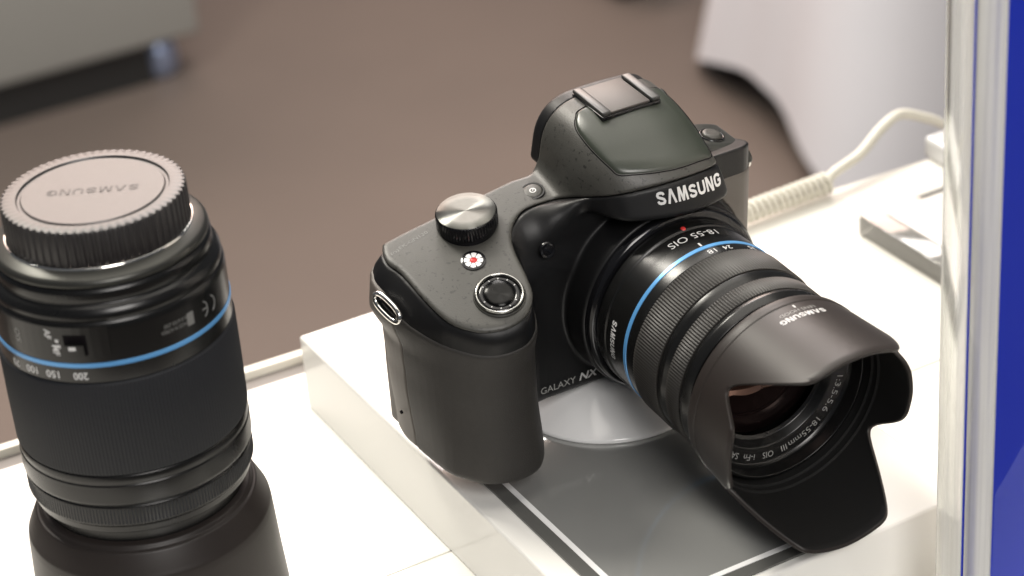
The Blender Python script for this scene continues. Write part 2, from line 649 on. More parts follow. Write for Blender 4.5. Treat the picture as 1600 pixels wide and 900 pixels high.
# ------------------------------------------------------------------ the camera
PITCH = .08475
OB = np.array((-6., 44., -36.))            # body point that is the Empty's origin
ca, sa = cos(PITCH), sin(PITCH)
RB = np.array([[1, 0, 0], [0, ca, -sa], [0, sa, ca]])
camE = empty('mirrorless_camera', tuple(RB @ OB), (PITCH, 0, 0))
props(camE, 'black mirrorless camera with petal lens hood standing on the white plinth', 'camera')
fb = Frame(OB)


def zt(x, y):                              # top plate height field
    return 34.3 + (np.minimum(x, -39) + 73) * .155 - .13 * (56 - y) - .0027 * (56 - y) ** 2


PT = closed_spline([(-88.5, 55.5), (-90.3, 49), (-88.8, 42), (-87.7, 29.2), (-85, 17.6), (-79.8, 11), (-74.3, 7.8), (-68.2, 6.5), (-61.7, 7.7), (-56.6, 12.5), (-54.6, 19.5), (-53.0, 29.5), (-50.6, 36), (-46.5, 40.2), (-39, 41.5), (-28, 38), (-18, 32), (0, 29), (20, 31), (23, 44), (22, 57.3), (-20, 57.8), (-60, 57.8), (-84, 57.4)])
LEV = [(-38., [(-84, 57), (-88, 52), (-89.6, 45), (-89.2, 38), (-86.9, 20.5), (-83.4, 13.2), (-78.6, 7.6), (-72, 4.6), (-65.5, 4.2), (-60, 6.2), (-55.4, 12), (-52.6, 20), (-50, 28), (-45, 32.2), (-30, 32.5), (0, 32.5), (30, 32.5), (38, 34), (41.5, 40), (42, 50), (38, 57), (0, 57.5), (-40, 57.5)]),
       (-8., [(-84, 57.3), (-89.6, 53), (-91.6, 46), (-91.4, 37), (-89.0, 26), (-85.0, 17.5), (-79.3, 11.0), (-74, 7.9), (-68.5, 6.9), (-62.8, 7.8), (-58.3, 11.2), (-55.3, 17), (-52.8, 24), (-49.6, 29.3), (-45, 31.5), (-30, 31.6), (0, 31.6), (30, 31.6), (38, 33), (42, 39), (42.5, 50), (38, 57), (0, 57.5), (-40, 57.5)]),
       (4., [(-84, 57.3), (-90.4, 53), (-92.4, 46), (-92, 37), (-89.6, 27), (-85.5, 18.3), (-79.5, 11.6), (-74, 8.4), (-68.5, 7.3), (-62.8, 8.2), (-58.3, 11.6), (-55.3, 17.3), (-52.8, 24), (-49.6, 29.3), (-45, 31.5), (-30, 31.6), (0, 31.6), (30, 31.6), (38, 33), (42, 39), (42.5, 50), (38, 57), (0, 57.5), (-40, 57.5)]),
       (15., [(-86, 57.2), (-94.5, 53), (-96, 46), (-94.3, 36.5), (-91, 28), (-86.6, 19.2), (-80, 11.6), (-74.4, 7.8), (-68.8, 6.2), (-63, 6.4), (-58.2, 9.6), (-55.6, 15), (-53.6, 22), (-51, 29), (-46, 31.3), (-30, 31.5), (0, 31.5), (30, 31.5), (38, 33), (42, 39), (42.5, 50), (38, 57), (0, 57.5), (-40, 57.5)]),
       (28., [(-86, 56.8), (-93.2, 53), (-94.2, 46), (-91.6, 36), (-88.4, 28), (-85.2, 18), (-79.9, 11.6), (-74.4, 8.5), (-68.3, 7.2), (-62, 8.3), (-57.4, 12.8), (-55.5, 19.5), (-53.8, 28), (-50.4, 33), (-46, 34), (-30, 33), (0, 32), (30, 32), (38, 33), (42, 39), (42.5, 50), (38, 57), (0, 57.5), (-40, 57.5)])]
LEV = [(z, closed_spline(p, 3)) for z, p in LEV]


def loft(x, y, z, off=0.):
    d = None
    ds = [poly_sdf(P, x, y) for _, P in LEV]
    zs = [q for q, _ in LEV]
    z = np.asarray(z)
    out = ds[0] * np.ones_like(z)
    for i in range(len(zs) - 1):
        t = sstep(zs[i], zs[i + 1], z)
        out = out * (1 - t) + ds[i + 1] * t
    zb = -38 + 3.6 * sstep(-54, -44, x)
    out = out - off
    return smax(out, (zb - off) - z, 3.5)


def split(x, y):
    a = zt(x, y) - 1.7
    b = 47.2 - .40 * (y - 17)
    t = sstep(-50, -36, x)
    return a * (1 - t) + b * t


def brow_y(x, z):
    return 12.4 + (z - 38) * .444 + .013 * (x - 4) ** 2


def hump(x, y, z, grow=0.):
    zc = 62.6 - .004 * (x + 3) ** 2
    zs = 51.0 + (y - 20) * .56 - .007 * (x + 0) ** 2
    top = z - smin(zc, zs, 6.0)
    low = np.clip(54 - z, -10, 25)
    sl = (-(18.2 + 7.6 * sstep(17, 43, y)) - .16 * low - x) * .97
    sr = (x - (17.0 + 1.6 * sstep(17, 40, y) + .18 * low)) * .97
    k = 5.5 + 6.0 * sstep(22, 42, y)
    d = smax(smax(top, sl, k), sr, 6.5)
    fr = (brow_y(x, z) - y) * .9
    d = smax(d, fr, 4.0)
    return d - grow


def hump_cov(x, y, z):
    return np.maximum(hump(x, y, z), y - 59.2)


def brow_low(x, y, z):
    # underside of the brow sweeps back from its lip to the front face
    return 36.3 - z - .0 * y


def mount(x, y, z):
    r = np.sqrt(x * x + z * z)
    return smax(smax(r - 34.4, 20.5 - y, 1.2), y - 45, 1)


PANEL = closed_spline([(-13.5, 51.5), (-18.4, 49.6), (-20.7, 45.6), (-20.9, 39), (-20.0, 33), (-18.6, 28), (-17.2, 25.2), (-13.5, 23.0), (-6, 20.4), (2, 19.2), (10, 19.7), (15.0, 20.9), (17.0, 23.4), (17.0, 29), (16.4, 36), (15.2, 46), (13.6, 51)], 4)


def cover_f(x, y, z):
    pt = poly_sdf(PT, x, y)
    plate = smax(pt, z - zt(x, y), 2.4)
    S = smin(plate, hump_cov(x, y, z), 5.)
    S = smax(S, split(x, y) - z, 1.3)
    return smax(S, y - 59.2, 1.)


def panel_f(x, y, z):
    pp = poly_sdf(PANEL, x, y)
    return smax(np.maximum(hump(x, y, z) - .32, 44.5 - z), pp + .1, 1.1)


def shell_f(x, y, z):
    lo = loft(x, y, z)
    hp = smax(np.maximum(hump(x, y, z), y - 58.8), 36.3 - z, 2.)
    b = smin(lo, hp, 3.)
    b = smin(b, mount(x, y, z), 1.6)
    out = np.maximum(poly_sdf(PT, x, y), 0) * sstep(-28, -42, x)
    b = smax(b, (z - (split(x, y) - .1 - .85 * np.minimum(out, 9))) * .85, 1.0 + 3.0 * sstep(-58, -70, x) + 6.0 * sstep(-60, -50, x) * sstep(-24, -34, x))
    r = np.sqrt(x * x + z * z)
    return np.maximum(b, -np.maximum(r - 31.9, y - 30))        # lens throat


def grip_top(x, y):
    return zt(x, y) - 9.6 + 3.0 * sstep(28, 47, y)


def grip_f(x, y, z):
    d = loft(x, y, z, .55)
    d = smax(d, (z - grip_top(x, y)) * .97, 1.4)
    d = smax(d, y - 36.6 + 0 * x, .6)
    return smax(d, x + 50.5 - (y - 30) * .2, 1.2)


def side_f(x, y, z):
    d = loft(x, y, z, .45)
    d = smax(d, (z - grip_top(x, y)) * .97, 1.0)
    d = smax(d, 37.0 - y, .5)
    return np.maximum(np.maximum(d, x + 70), y - 57)


cover = net_obj('top_cover', cover_f, (-92, 3, 18), (27, 61, 66), .5, 'top_plastic', camE, fb)
panel = net_obj('flash_cover', panel_f, (-24, 15, 42), (20, 53, 65), .5, 'flash_plastic', cover, fb)
shell = net_obj('front_shell', shell_f, (-99, 2, -42), (46, 60, 52), .7, 'black_shell', camE, fb)
def proj_surf(x, y, f=None):
    """height of the hump above (x, y)"""
    zz = np.linspace(45, 64, 400)
    v = hump(np.full(400, x), np.full(400, y), zz)
    k = int(np.argmax(v > 0))
    return zz[k]


seam_path = [(px_, py_, proj_surf(px_, py_) + .12) for px_, py_ in np.concatenate([PANEL, PANEL[:1]])]
V, F = tube(seam_path, .17, 6, cap=False)
mesh_obj('seam_line', fb(V), F, 'lens_dark', cover)


def right_f(x, y, z):
    d = loft(x, y, z, .35)
    d = smax(d, z - 31.0, .6)
    d = np.maximum(d, 23.0 - x - .25 * (31 - z))
    r = np.sqrt(x * x + z * z)
    return smax(np.maximum(d, 36.0 - r), y - 57, .5)


net_obj('right_lit_face', right_f, (12, 28, -42), (46, 60, 34), .7, 'side_plastic', camE, fb)  # paler plastic stands in for light falling on this black front
grip = net_obj('grip', grip_f, (-98, 1, -42), (-44, 39, 26), .6, 'grip_rubber', camE, fb)
side = net_obj('side_panel', side_f, (-99, 36, -42), (-68, 59, 33), .7, 'side_plastic', camE, fb)


def evf_f(x, y, z):
    d = np.maximum(hump(x, y, z) + .5, 59.6 - y)
    d = smax(d, y - 66, 2.5)
    return smax(d, 40 - z, 2.)


net_obj('viewfinder_housing', evf_f, (-34, 58, 38), (30, 68, 65), .6, 'black_shell', camE, fb)


def shoulder_f(x, y, z):
    top = (z - (40.0 - .22 * (x - 28) - .012 * np.maximum(x - 33, 0) ** 2)) * .97
    d = smax(top, smax(x - 43.2, 18 - x, 2), 3.)
    d = smax(d, smax(((35.0 + (z - 31) * .55) - y) * .88, y - 57.5, 2), 2.)
    return smax(d, 31.2 - z, .8)


net_obj('shoulder_cap', shoulder_f, (16, 32, 29), (46, 60, 44), .6, 'shoulder_plastic', camE, fb)

# hot shoe
hs = (-1.9, 51.0, 61.6)
V, F = box((-11.2, -9.6, -.6), (11.2, 9.6, 1.0), .35)
shoe = mesh_obj('hot_shoe', fb(V + hs), F, 'gloss_black', cover)
V, F = box((-7.6, -9.2, 1.0), (7.2, 9.4, 1.9), .25)
mesh_obj('shoe_plate', fb(V + hs), F, 'shoe_plate', camE)
for s, m_ in ((-1, 'shoe_rail'), (1, 'shoe_rail')):
    V, F = box((-1.7, -9.7, 1.0), (1.7, 9.7, 2.6), .65)
    mesh_obj('shoe_rail', fb(V + np.array(hs) + (s * 9.4, 0, 0)), F, m_, camE)

# mode dial
def top_normal(x, y):
    e = .1
    return np.array((-(zt(x + e, y) - zt(x - e, y)) / (2 * e), -(zt(x, y + e) - zt(x, y - e)) / (2 * e), 1.))


def local_part(name, V, F, m, centre, normal, parent, smooth=True, sharp=35, spin=0.):
    """part with its own origin and axis (so that radial tangents work)"""
    o = mesh_obj(name, V, F, m, parent, smooth, sharp)
    q = Vector(normal).normalized().to_track_quat('Z', 'Y').to_matrix() @ Matrix.Rotation(spin, 3, 'Z')
    M = q.to_4x4(); M.translation = Vector(fb(centre)) * .001
    o.matrix_local = M
    return o


dc = (-60.8, 47.6); dz = zt(*dc)
dn = (-.1, -.06, 1)
prof = [(0, -2), (9.6, -2), (9.6, .2), (10.1, .5), (10.1, 5.0), (9.7, 5.5), (9.5, 5.6)]
V, F = lathe(prof, 180, rmod=lambda i, j, r: r - (.32 if (j % 3 == 0 and 3 <= i <= 4) else 0))
dial = local_part('mode_dial', V, F, 'gloss_black', (*dc, dz), dn, camE)
V, F = lathe([(.01, 5.75), (6, 5.75), (9.5, 5.70), (9.75, 5.4)], 96)
o = mesh_obj('dial_face', V, F, 'brushed', dial)

# record button: black well, white petals, red centre
rc = (-66.8, 33.2); rn = top_normal(*rc); rz = float(zt(*rc))
V, F = lathe([(.01, .25), (3.3, .25), (3.5, .5), (4.0, .35), (4.0, -1)], 40)
rec = local_part('record_button', V, F, 'gloss_black', (*rc, rz), rn, camE)
for k in range(8):
    a = 2 * pi * k / 8
    Vp = [(1.25 * cos(a - .28), 1.25 * sin(a - .28), .4), (2.0 * cos(a - .36), 2.0 * sin(a - .36), .4), (3.0 * cos(a - .30), 3.0 * sin(a - .30), .4), (3.15 * cos(a), 3.15 * sin(a), .4), (3.0 * cos(a + .30), 3.0 * sin(a + .30), .4), (2.0 * cos(a + .36), 2.0 * sin(a + .36), .4), (1.25 * cos(a + .28), 1.25 * sin(a + .28), .4)]
    Vp = Vp + [(x, y, .2) for x, y, z in Vp]
    mesh_obj('petal', Vp, [tuple(range(7))] + [(i, i + 7, (i + 1) % 7 + 7, (i + 1) % 7) for i in range(7)], 'white_paint', rec, smooth=False)
V, F = lathe([(.01, .6), (.9, .6), (1.2, .3)], 24); mesh_obj('red_centre', V, F, 'red_paint', rec)

# power button
pc = (-35.6, 48.8); pn = top_normal(-45, 48.8); pz = float(zt(*pc)) + .1
V, F = lathe([(3.2, -.2), (3.3, .15), (3.9, .2), (4.1, -.4)], 40)
pw_ = local_part('power_button', V, F, 'gloss_black', (*pc, pz), pn, camE)
V, F = lathe([(.01, .35), (2.6, .35), (3.1, .2), (3.2, -.3)], 40); mesh_obj('button_cap', V, F, 'top_plastic', pw_)
V, F = lathe([(.75, .42), (1.15, .42)], 24); mesh_obj('ring_symbol', V, F, 'white_print', pw_)
V, F = box((-.16, -.2, .36), (.16, .75, .43)); mesh_obj('bar_symbol', V, F, 'white_print', pw_, smooth=False)

# shutter button with chrome ring
sc_ = (-66.4, 17.4); sn = top_normal(*sc_); sz = float(zt(*sc_))
V, F = lathe(fillet([(8.6, -1.5), (8.4, .3), (8.0, .7), (7.8, -.5)], .3), 64)
sh = local_part('shutter_button', V, F, 'top_plastic', (*sc_, sz), sn, camE)
V, F = lathe(fillet([(7.9, -.8), (7.8, 1.4), (7.55, 1.8), (7.1, 1.75), (6.8, .6)], .25), 80)
mesh_obj('chrome_ring', V, F, 'ring_chrome', sh)
V, F = lathe([(6.65, .9), (6.3, 1.2), (5.0, 1.25), (4.9, 1.0)], 64); mesh_obj('dial_collar', V, F, 'gloss_black', sh)
V, F = lathe([(.01, 1.3), (3, 1.4), (4.7, 1.6), (5.0, 1.1)], 64); mesh_obj('button_face', V, F, 'brushed_dark', sh)
for k in range(12):
    if k in (0, 6): continue
    a = 2 * pi * k / 12
    V, F = box((-.28, -.2, 1.26), (.28, .2, 1.36)); V = V * (.8, .8, 1) + (5.75, 0, 0)
    R_ = np.array([[cos(a), -sin(a), 0], [sin(a), cos(a), 0], [0, 0, 1]])
    mesh_obj('index_mark', V @ R_.T, F, 'white_print', sh, smooth=False)

# strap lugs
def lug(centre, nrm, along, s=1.):
    n = Vector(nrm).normalized(); a = Vector(along); a = (a - n * a.dot(n)).normalized(); b = n.cross(a)
    path = []
    for k in range(33):
        t = 2 * pi * k / 32
        ct, st_ = cos(t), sin(t)
        path.append(np.array(centre) + np.array(a) * (6.1 * s * math.copysign(abs(ct) ** .8, ct)) + np.array(b) * (2.4 * s * math.copysign(abs(st_) ** .8, st_)) + np.array(n) * 1.1)
    v1 = tube(path, 1.0 * s, 8, cap=False)
    v2 = (np.array([np.array(centre) + np.array(a) * (6.2 * s * cos(2 * pi * k / 24)) + np.array(b) * (2.4 * s * sin(2 * pi * k / 24)) + np.array(n) * .35 for k in range(24)]), [tuple(range(24))])
    return v1, v2


l1, l2 = lug((-94.9, 38.4, 20.4), (-.93, -.28, .24), (.21, -.93, -.30))
lg = mesh_obj('strap_lug', fb(l1[0]), l1[1], 'chrome', camE)
mesh_obj('lug_slot', fb(l2[0]), l2[1], 'gloss_black', lg, smooth=False)
l1, l2 = lug((43.6, 43.0, 29.6), (1, 0, .1), (0, .3, 1), .62)
lg = mesh_obj('strap_lug', fb(l1[0]), l1[1], 'chrome', camE)

# right shoulder button, diopter knob, AF lamp, microphone hole, door pin hole
V, F = lathe(fillet([(.01, 1.2), (2.6, 1.2), (3.4, .8), (3.6, -.6)], .5), 40)
ob = local_part('side_button', V, F, 'top_plastic', (33.0, 46.5, 39.2), (.2, -.05, 1), camE)
V, F = lathe([(3.7, -.5), (3.8, .35), (4.4, .3), (4.4, -.6)], 40); mesh_obj('button_well', V, F, 'gloss_black', ob)
V, F = lathe(fillet([(.01, 1.8), (2.3, 1.8), (2.5, 1.4), (2.5, -3)], .3), 60, rmod=lambda i, j, r: r - (.25 if j % 3 == 0 and i > 2 else 0))
local_part('diopter_knob', V, F, 'shoulder_plastic', (17.6, 55.0, 54.8), (1, .2, .35), camE)
V, F = lathe(fillet([(.01, .2), (1.8, 0), (2.6, .3), (2.9, -.5)], .2), 32)
local_part('focus_lamp', V, F, 'gloss_black', (-40.6, 31.2, 26.8), (-.1, -1, .25), camE)
V, F = lathe([(.01, .12), (.55, .1), (.6, -.4)], 16)
local_part('microphone_hole', V, F, 'lens_dark', (-24.6, 44.2, float(zt(-39, 44.2)) + 3.1), (-.35, -.25, 1), camE)
V, F = lathe([(.01, .12), (.6, .1), (.65, -.5)], 16)
local_part('door_pin', V, F, 'lens_dark', (-92.2, 41.3, -24.2), (-1, -.15, -.05), camE)

# lettering on the body
def brow_pt(u, v):
    z = 41.1 + v * .914; x = 3.8 + u
    return (x, brow_y(x, z) - .2, z + .08)


put_logo('lettering', 24.4, 4.4, brow_pt, 'silver_print', shell, fb)
put_text('lettering', 'GALAXY', 13.6, 2.6, lambda u, v: (-44.6 + u, 31.35 + (.06 if u > 4 else .06), -29.6 + v), 'grey_print', shell, fb, centre=False)
put_text('lettering', 'NX', 7.6, 2.9, lambda u, v: (-29.6 + u, 31.4, -29.5 + v), 'silver_print', shell, fb, centre=False, bold=.02, shear=.25)


def top_pt(x0, y0, dx, dy):
    n = math.hypot(dx, dy); dx /= n; dy /= n
    def fn(u, v):
        x, y = x0 + u * dx - v * dy, y0 + u * dy + v * dx
        return (x, y, zt(x, y) + .06)
    return fn


put_text('lettering', 'EK-GN120', 11, 1.4, top_pt(-78.5, 51.0, 1, .12), 'faint_print', cover, fb)
put_text('lettering', '(o)', 3, 1.3, top_pt(-86.0, 49.9, 1, .12), 'faint_print', cover, fb)

# ------------------------------------------------------------------ the zoom lens on the camera (axis = -y)
def ax(V):            # lathe z -> -y, angle 0 -> x ... theta from +x
    V = np.asarray(V, float)
    return np.stack([V[:, 0], -V[:, 2], V[:, 1]], 1)


def lens_part(name, prof, n, m, parent, rmod=None, sharp=40):
    V, F = lathe(prof, n, rmod=rmod)
    return mesh_obj(name, fb(ax(V)), F, m, parent, True, sharp)


barrel = lens_part('lens_barrel', fillet([(26, -31), (30.6, -31), (30.6, -17.2), (31.3, -16.6), (31.3, -12.2), (30.7, -11.8), (30.9, -6), (31.0, -1.0), (31.0, 1.0), (31.0, 5.2), (30.0, 5.6), (30.0, 18.6), (31.0, 19.0), (30.7, 21.0), (29.6, 23.4), (29.6, 30.8), (30.6, 31.2), (31.0, 33), (30.2, 36), (28.6, 36.4), (28.6, 42.5)], .35), 160, 'barrel_black', camE)
lens_part('lens_mount_ring', fillet([(31.4, -27), (33.4, -26.5), (33.6, -18.5), (32.6, -17.4), (30.9, -17.2)], .5), 120, 'gloss_black', camE)
lens_part('accent_ring', [(30.95, -.8), (31.22, -.7), (31.22, .7), (30.95, .8)], 160, 'blue_ring', barrel)


def ribs(name, d0, d1, r, count, depth, m, parent):
    n = count * 4
    prof = [(r - 1.2, d0), (r - .5, d0), (r, d0 + .3), (r, d1 - .3), (r - .5, d1), (r - 1.2, d1)]
    return lens_part(name, prof, n, m, parent, rmod=lambda i, j, q: q - (depth if j % 4 in (2, 3) and 2 <= i <= 3 else 0), sharp=60)


ribs('zoom_ring', 5.6, 18.6, 31.7, 190, .55, 'rib_rubber', barrel)
ribs('focus_ring', 23.8, 30.8, 31.2, 190, .55, 'rib_rubber', barrel)


def cyl_pt(r, d0, th0, flip=1):
    t0 = radians(th0)
    def fn(u, v):
        t = t0 - flip * u / r; d = d0 + flip * v
        return (r * sin(t), -d, r * cos(t))
    return fn


put_text('lettering', '18-55 OIS', 18.6, 3.0, cyl_pt(31.05, -9.2, 0), 'white_print', barrel, fb)
put_text('lettering', '18', 3.0, 2.2, cyl_pt(31.12, 2.0, 0), 'white_print', barrel, fb)
put_text('lettering', '24', 3.2, 2.2, cyl_pt(31.12, 2.0, 11), 'white_print', barrel, fb)
put_text('lettering', '35', 3.2, 2.2, cyl_pt(31.12, 2.0, 30), 'white_print', barrel, fb)
put_text('lettering', 'I', .7, 2.0, cyl_pt(31.08, -3.2, -2), 'white_print', barrel, fb)
put_logo('lettering', 14.5, 2.4, cyl_pt(31.05, -8.8, -87), 'white_print', barrel, fb)
V, F = lathe([(.01, .5), (.7, .45), (1.0, .0)], 20)
local_part('mount_dot', V, F, 'red_paint', (31.1 * sin(radians(-1)), 12.9, 31.1 * cos(radians(-1))), (sin(radians(-1)), 0, 1), camE)
# contact studs glinting on the mount ring
for a_ in (-46, -36, -22, -12, 8, 12, 15, 18):
    t = radians(a_)
    V, F = box((-.5, -1.4, -.2), (.5, 1.4, .25), .1)
    V = rot_to(V, (sin(t), 0, cos(t)), (33.55 * sin(t), 22.5, 33.55 * cos(t)))
    mesh_obj('release_mark', fb(V), F, 'grey_metal', camE)

# front of the lens inside the hood
lens_part('front_ring', fillet([(30.6, 42.2), (30.0, 46.0), (28.9, 46.0), (28.6, 41.5), (27.8, 40.4), (22.6, 39.2), (21.0, 36.5), (19.8, 36.0)], .3), 140, 'barrel_black', camE)
prof = [(.01, 38.4)] + [(20.2 * k / 14, 38.4 - 5.2 * (k / 14) ** 2) for k in range(1, 15)]
lens_part('front_element', prof, 96, 'front_glass', camE)


def face_pt(r0, th0, d=40.0):
    t0 = radians(th0)
    def fn(u, v):
        t = t0 + u / r0; r = r0 + v
        dd = 39.2 + (r - 22.6) / (27.8 - 22.6) * 1.2
        return (r * sin(t), -(dd + .12), r * cos(t))
    return fn


put_text('lettering', '1:3.5-5.6', 13, 2.0, face_pt(24.6, 116), 'grey_print', barrel, fb)
put_text('lettering', '18-55mm', 12.5, 2.0, face_pt(24.6, 152), 'grey_print', barrel, fb)
put_text('lettering', 'III', 2.0, 2.0, face_pt(24.6, 171), 'grey_print', barrel, fb)
put_text('lettering', 'OIS', 4.0, 2.0, face_pt(24.6, 185), 'grey_print', barrel, fb)
put_text('lettering', 'i-Fn', 4.4, 2.0, face_pt(24.6, 202), 'grey_print', barrel, fb)
put_text('lettering', 'SAMSUNG LENS', 20, 2.0, face_pt(24.6, 236), 'grey_print', barrel, fb)

# petal hood
def hood_front(t):
    """axial end of the hood at angle t (deg from the top)"""
    a = abs((t + 180) % 360 - 180)
    if a > 90: a = 180 - a
    pts = [(0, 80.2), (22, 79.9), (26.5, 79.2), (29, 77.6), (33, 74), (46, 61), (51, 56.2), (55, 53.6), (58, 53.8), (62, 56.4), (67, 60.6), (71, 63.2), (76, 64.4), (90, 64.8)]
    return float(np.interp(a, [p[0] for p in pts], [p[1] for p in pts]))


def hood_r(d): return 32.9 + (d - 41) * .088


NT, ND = 360, 14
V, F = [], []
ring = []
for j in range(NT):
    t = 360. * j / NT
    de = np.mean([hood_front(t + q) for q in (-2, -1, 0, 1, 2)])
    row = [(29.0, 38.6), (31.8, 38.6), (32.6, 39.0), (32.9, 40.0)]
    for k in range(ND + 1):
        d = 41 + (de - .5 - 41) * k / ND
        row.append((hood_r(d), d))
    row += [(hood_r(de) - .4, de), (hood_r(de) - 1.1, de), (hood_r(de) - 1.5, de - .4)]
    for k in range(ND, -1, -1):
        d = 42.5 + (de - .6 - 42.5) * k / ND
        row.append((hood_r(d) - 1.6, d))
    row.append((30.6, 42.4))
    P = len(row)
    for r, d in row:
        V.append((r * sin(radians(t)), -d, r * cos(radians(t))))
mi = []
for j in range(NT):
    k = (j + 1) % NT
    for i in range(P - 1):
        F.append((j * P + i, j * P + i + 1, k * P + i + 1, k * P + i))
        mi.append(1 if i >= 4 + ND + 3 else 0)
hood = mesh_obj('lens_hood', fb(V), F, ['hood_plastic', 'hood_inner'], camE, True, 45)
hood.data.polygons.foreach_set("material_index", mi)
# fine step line round the rear of the hood and rings inside it
lens_part('hood_step', [(32.95, 42.3), (33.25, 42.6), (33.3, 43.2), (33.05, 43.6)], 160, 'hood_plastic', hood)
for d_ in (47.5, 50.5):
    lens_part('hood_baffle', [(hood_r(d_) - 1.55, d_ - .5), (hood_r(d_) - 2.3, d_), (hood_r(d_) - 1.55, d_ + .5)], 160, 'hood_inner', hood)


def hood_pt(d0, th0):
    t0 = radians(th0)
    def fn(u, v):
        d = d0 + v; r = hood_r(d) + .08; t = t0 - u / r
        return (r * sin(t), -d, r * cos(t))
    return fn


put_logo('lettering', 16.5, 2.3, hood_pt(49.6, 2), 'white_print', hood, fb)
put_text('lettering', 'LENS HOOD', 13, 1.5, hood_pt(47.0, 2), 'grey_print', hood, fb)
put_text('lettering', 'I', .6, 1.6, hood_pt(44.4, 3), 'white_print', hood, fb)

# ------------------------------------------------------------------ the standing tele zoom lens
LX, LY = -182.1, 41.5
tl = empty('telephoto_lens', (LX, LY, TZ))
props(tl, 'black telephoto zoom lens with pale ribbed rear cap standing on its hood', 'lens')
LZ = lambda pr: [(r, z - TZ) for r, z in pr]


def tpart(name, prof, n, m, parent=tl, rmod=None, sharp=40):
    V, F = lathe(LZ(prof), n, rmod=rmod)
    return mesh_obj(name, V, F, m, parent, True, sharp)


tb = tpart('barrel', fillet([(27, 78), (29.5, 75.6), (31.2, 75.4), (32.2, 74.2), (32.2, 72.0), (31.9, 70.6), (33.4, 69.6), (34.2, 68.2), (34.3, 66.8), (34.0, 66.0), (34.6, 65.4), (34.9, 63.8), (34.9, 54), (34.9, 46.5), (34.2, 46.0), (34.2, 14.4), (35.0, 14.0), (35.2, 12.2), (35.0, 10.9), (35.3, 10.6), (35.3, 4.4), (34.8, 3.6), (34.2, 3.2), (34.8, 2.8), (34.8, -3.6), (33.8, -4.6), (33.6, -7.0), (31.0, -8.0), (30.6, -15)], .5), 180, 'barrel_black')
tpart('mount_collar', fillet([(26.4, 79.4), (27.6, 79.4), (30.9, 78.0), (31.7, 77.2), (31.9, 76.0), (31.0, 75.4)], .5), 120, 'grey_metal', tb)
tpart('mount_rim', fillet([(25.5, 79.5), (27.6, 80.0), (27.9, 79.4), (27.5, 78.8)], .2), 120, 'chrome', tb)
tpart('accent_ring', [(34.85, 53.15), (35.12, 53.0), (35.12, 51.75), (34.85, 51.6)], 160, 'blue_ring', tb)
n = 200 * 4
tpart('zoom_ring', [(34.2, 46.2), (35.1, 46.0), (35.5, 45.4), (35.55, 30), (35.4, 15.2), (35.1, 14.6), (34.2, 14.4)], n, 'zoom_rubber', tb, rmod=lambda i, j, r: r - (.28 if j % 4 in (2, 3) and 2 <= i <= 4 else 0), sharp=60)
tpart('focus_ring', [(34.4, 2.4), (34.9, 2.3), (34.95, -3.0), (34.4, -3.2)], 200 * 4, 'zoom_rubber', tb, rmod=lambda i, j, r: r - (.2 if j % 4 in (2, 3) and 1 <= i <= 2 else 0), sharp=60)
# rear cap with a toothed edge
N = 66 * 6
def tooth(i, j, r):
    return r - (.55 if (j % 6 in (3, 4, 5) and 1 <= i <= 4) else 0)
cp = tpart('rear_cap', [(26.2, 80.2), (27.2, 80.2), (27.2, 82), (27.1, 90.2), (26.8, 90.9), (26.0, 91.1), (22.4, 91.0), (22.0, 90.4), (21.2, 90.4), (20.8, 90.9), (.01, 90.9)], N, 'cap_plastic', tl, rmod=tooth, sharp=50)
av = radians(152.2)                                  # lettering is upside down to the viewer
put_logo('lettering', 27, 3.4, lambda u, v: (u * cos(av) - (v - 1.7) * sin(av), u * sin(av) + (v - 1.7) * cos(av), 90.98 - TZ), 'cap_print', cp, lambda q: q, .17)
# hood under the lens
tpart('hood', fillet([(30.8, -12.0), (32.6, -12.6), (33.2, -13.8), (34.4, -14.2), (37.2, -20.2), (37.9, -21.6), (38.2, -24), (39.0, -40), (40.2, -58), (41.6, TZ + .6), (41.3, TZ), (39.6, TZ), (36, -24), (31, -16)], .5), 160, 'hood_plastic', tl)


def tcyl(r, z0, phi0, flip=-1):
    p0 = radians(phi0)
    def fn(u, v):
        p = p0 + flip * u / r; z = z0 + flip * v
        return (r * cos(p), r * sin(p), z - TZ)
    return fn


ident = lambda V: np.asarray(V, float)
for s, ph in (('200', -127.5), ('150', -142), ('100', -154.5), ('70', -166)):
    put_text('lettering', s, 4.4 if len(s) == 3 else 3, 2.3, tcyl(34.98, 50.0, ph), 'white_print', tb, ident, bold=.02)
# switch panel
def patch(name, phi0, phi1, z0, z1, r0, r1, m, parent, n=14):
    V, F = [], []
    for k in range(n + 1):
        p = radians(phi0 + (phi1 - phi0) * k / n)
        for r in (r0, r1):
            for z in (z0, z1):
                V.append((r * cos(p), r * sin(p), z - TZ))
    for k in range(n):
        a, b = k * 4, k * 4 + 4
        F += [(a + 2, b + 2, b + 3, a + 3), (a, a + 2, b + 2, b)[::-1], (a + 1, a + 3, b + 3, b + 1)]
    F += [(0, 1, 3, 2), (n * 4, n * 4 + 2, n * 4 + 3, n * 4 + 1)]
    return mesh_obj(name, V, F, m, parent, False)


patch('switch_panel', -170, -111, 55.4, 65.2, 34.7, 35.45, 'barrel_black', tb)
patch('switch_slot', -132.5, -121.5, 56.2, 62.8, 35.3, 35.5, 'lens_dark', tb)
patch('focus_switch', -131.5, -122.5, 56.6, 60.2, 35.3, 37.0, 'barrel_black', tb, 6)
patch('switch_mark', -129.5, -126.2, 58.6, 59.8, 36.9, 37.05, 'white_print', tb, 3)


def side_txt(r, z0, phi0):          # lettering turned a quarter
    p0 = radians(phi0)
    return lambda u, v: (r * cos(p0 + v / r), r * sin(p0 + v / r), z0 - u - TZ)


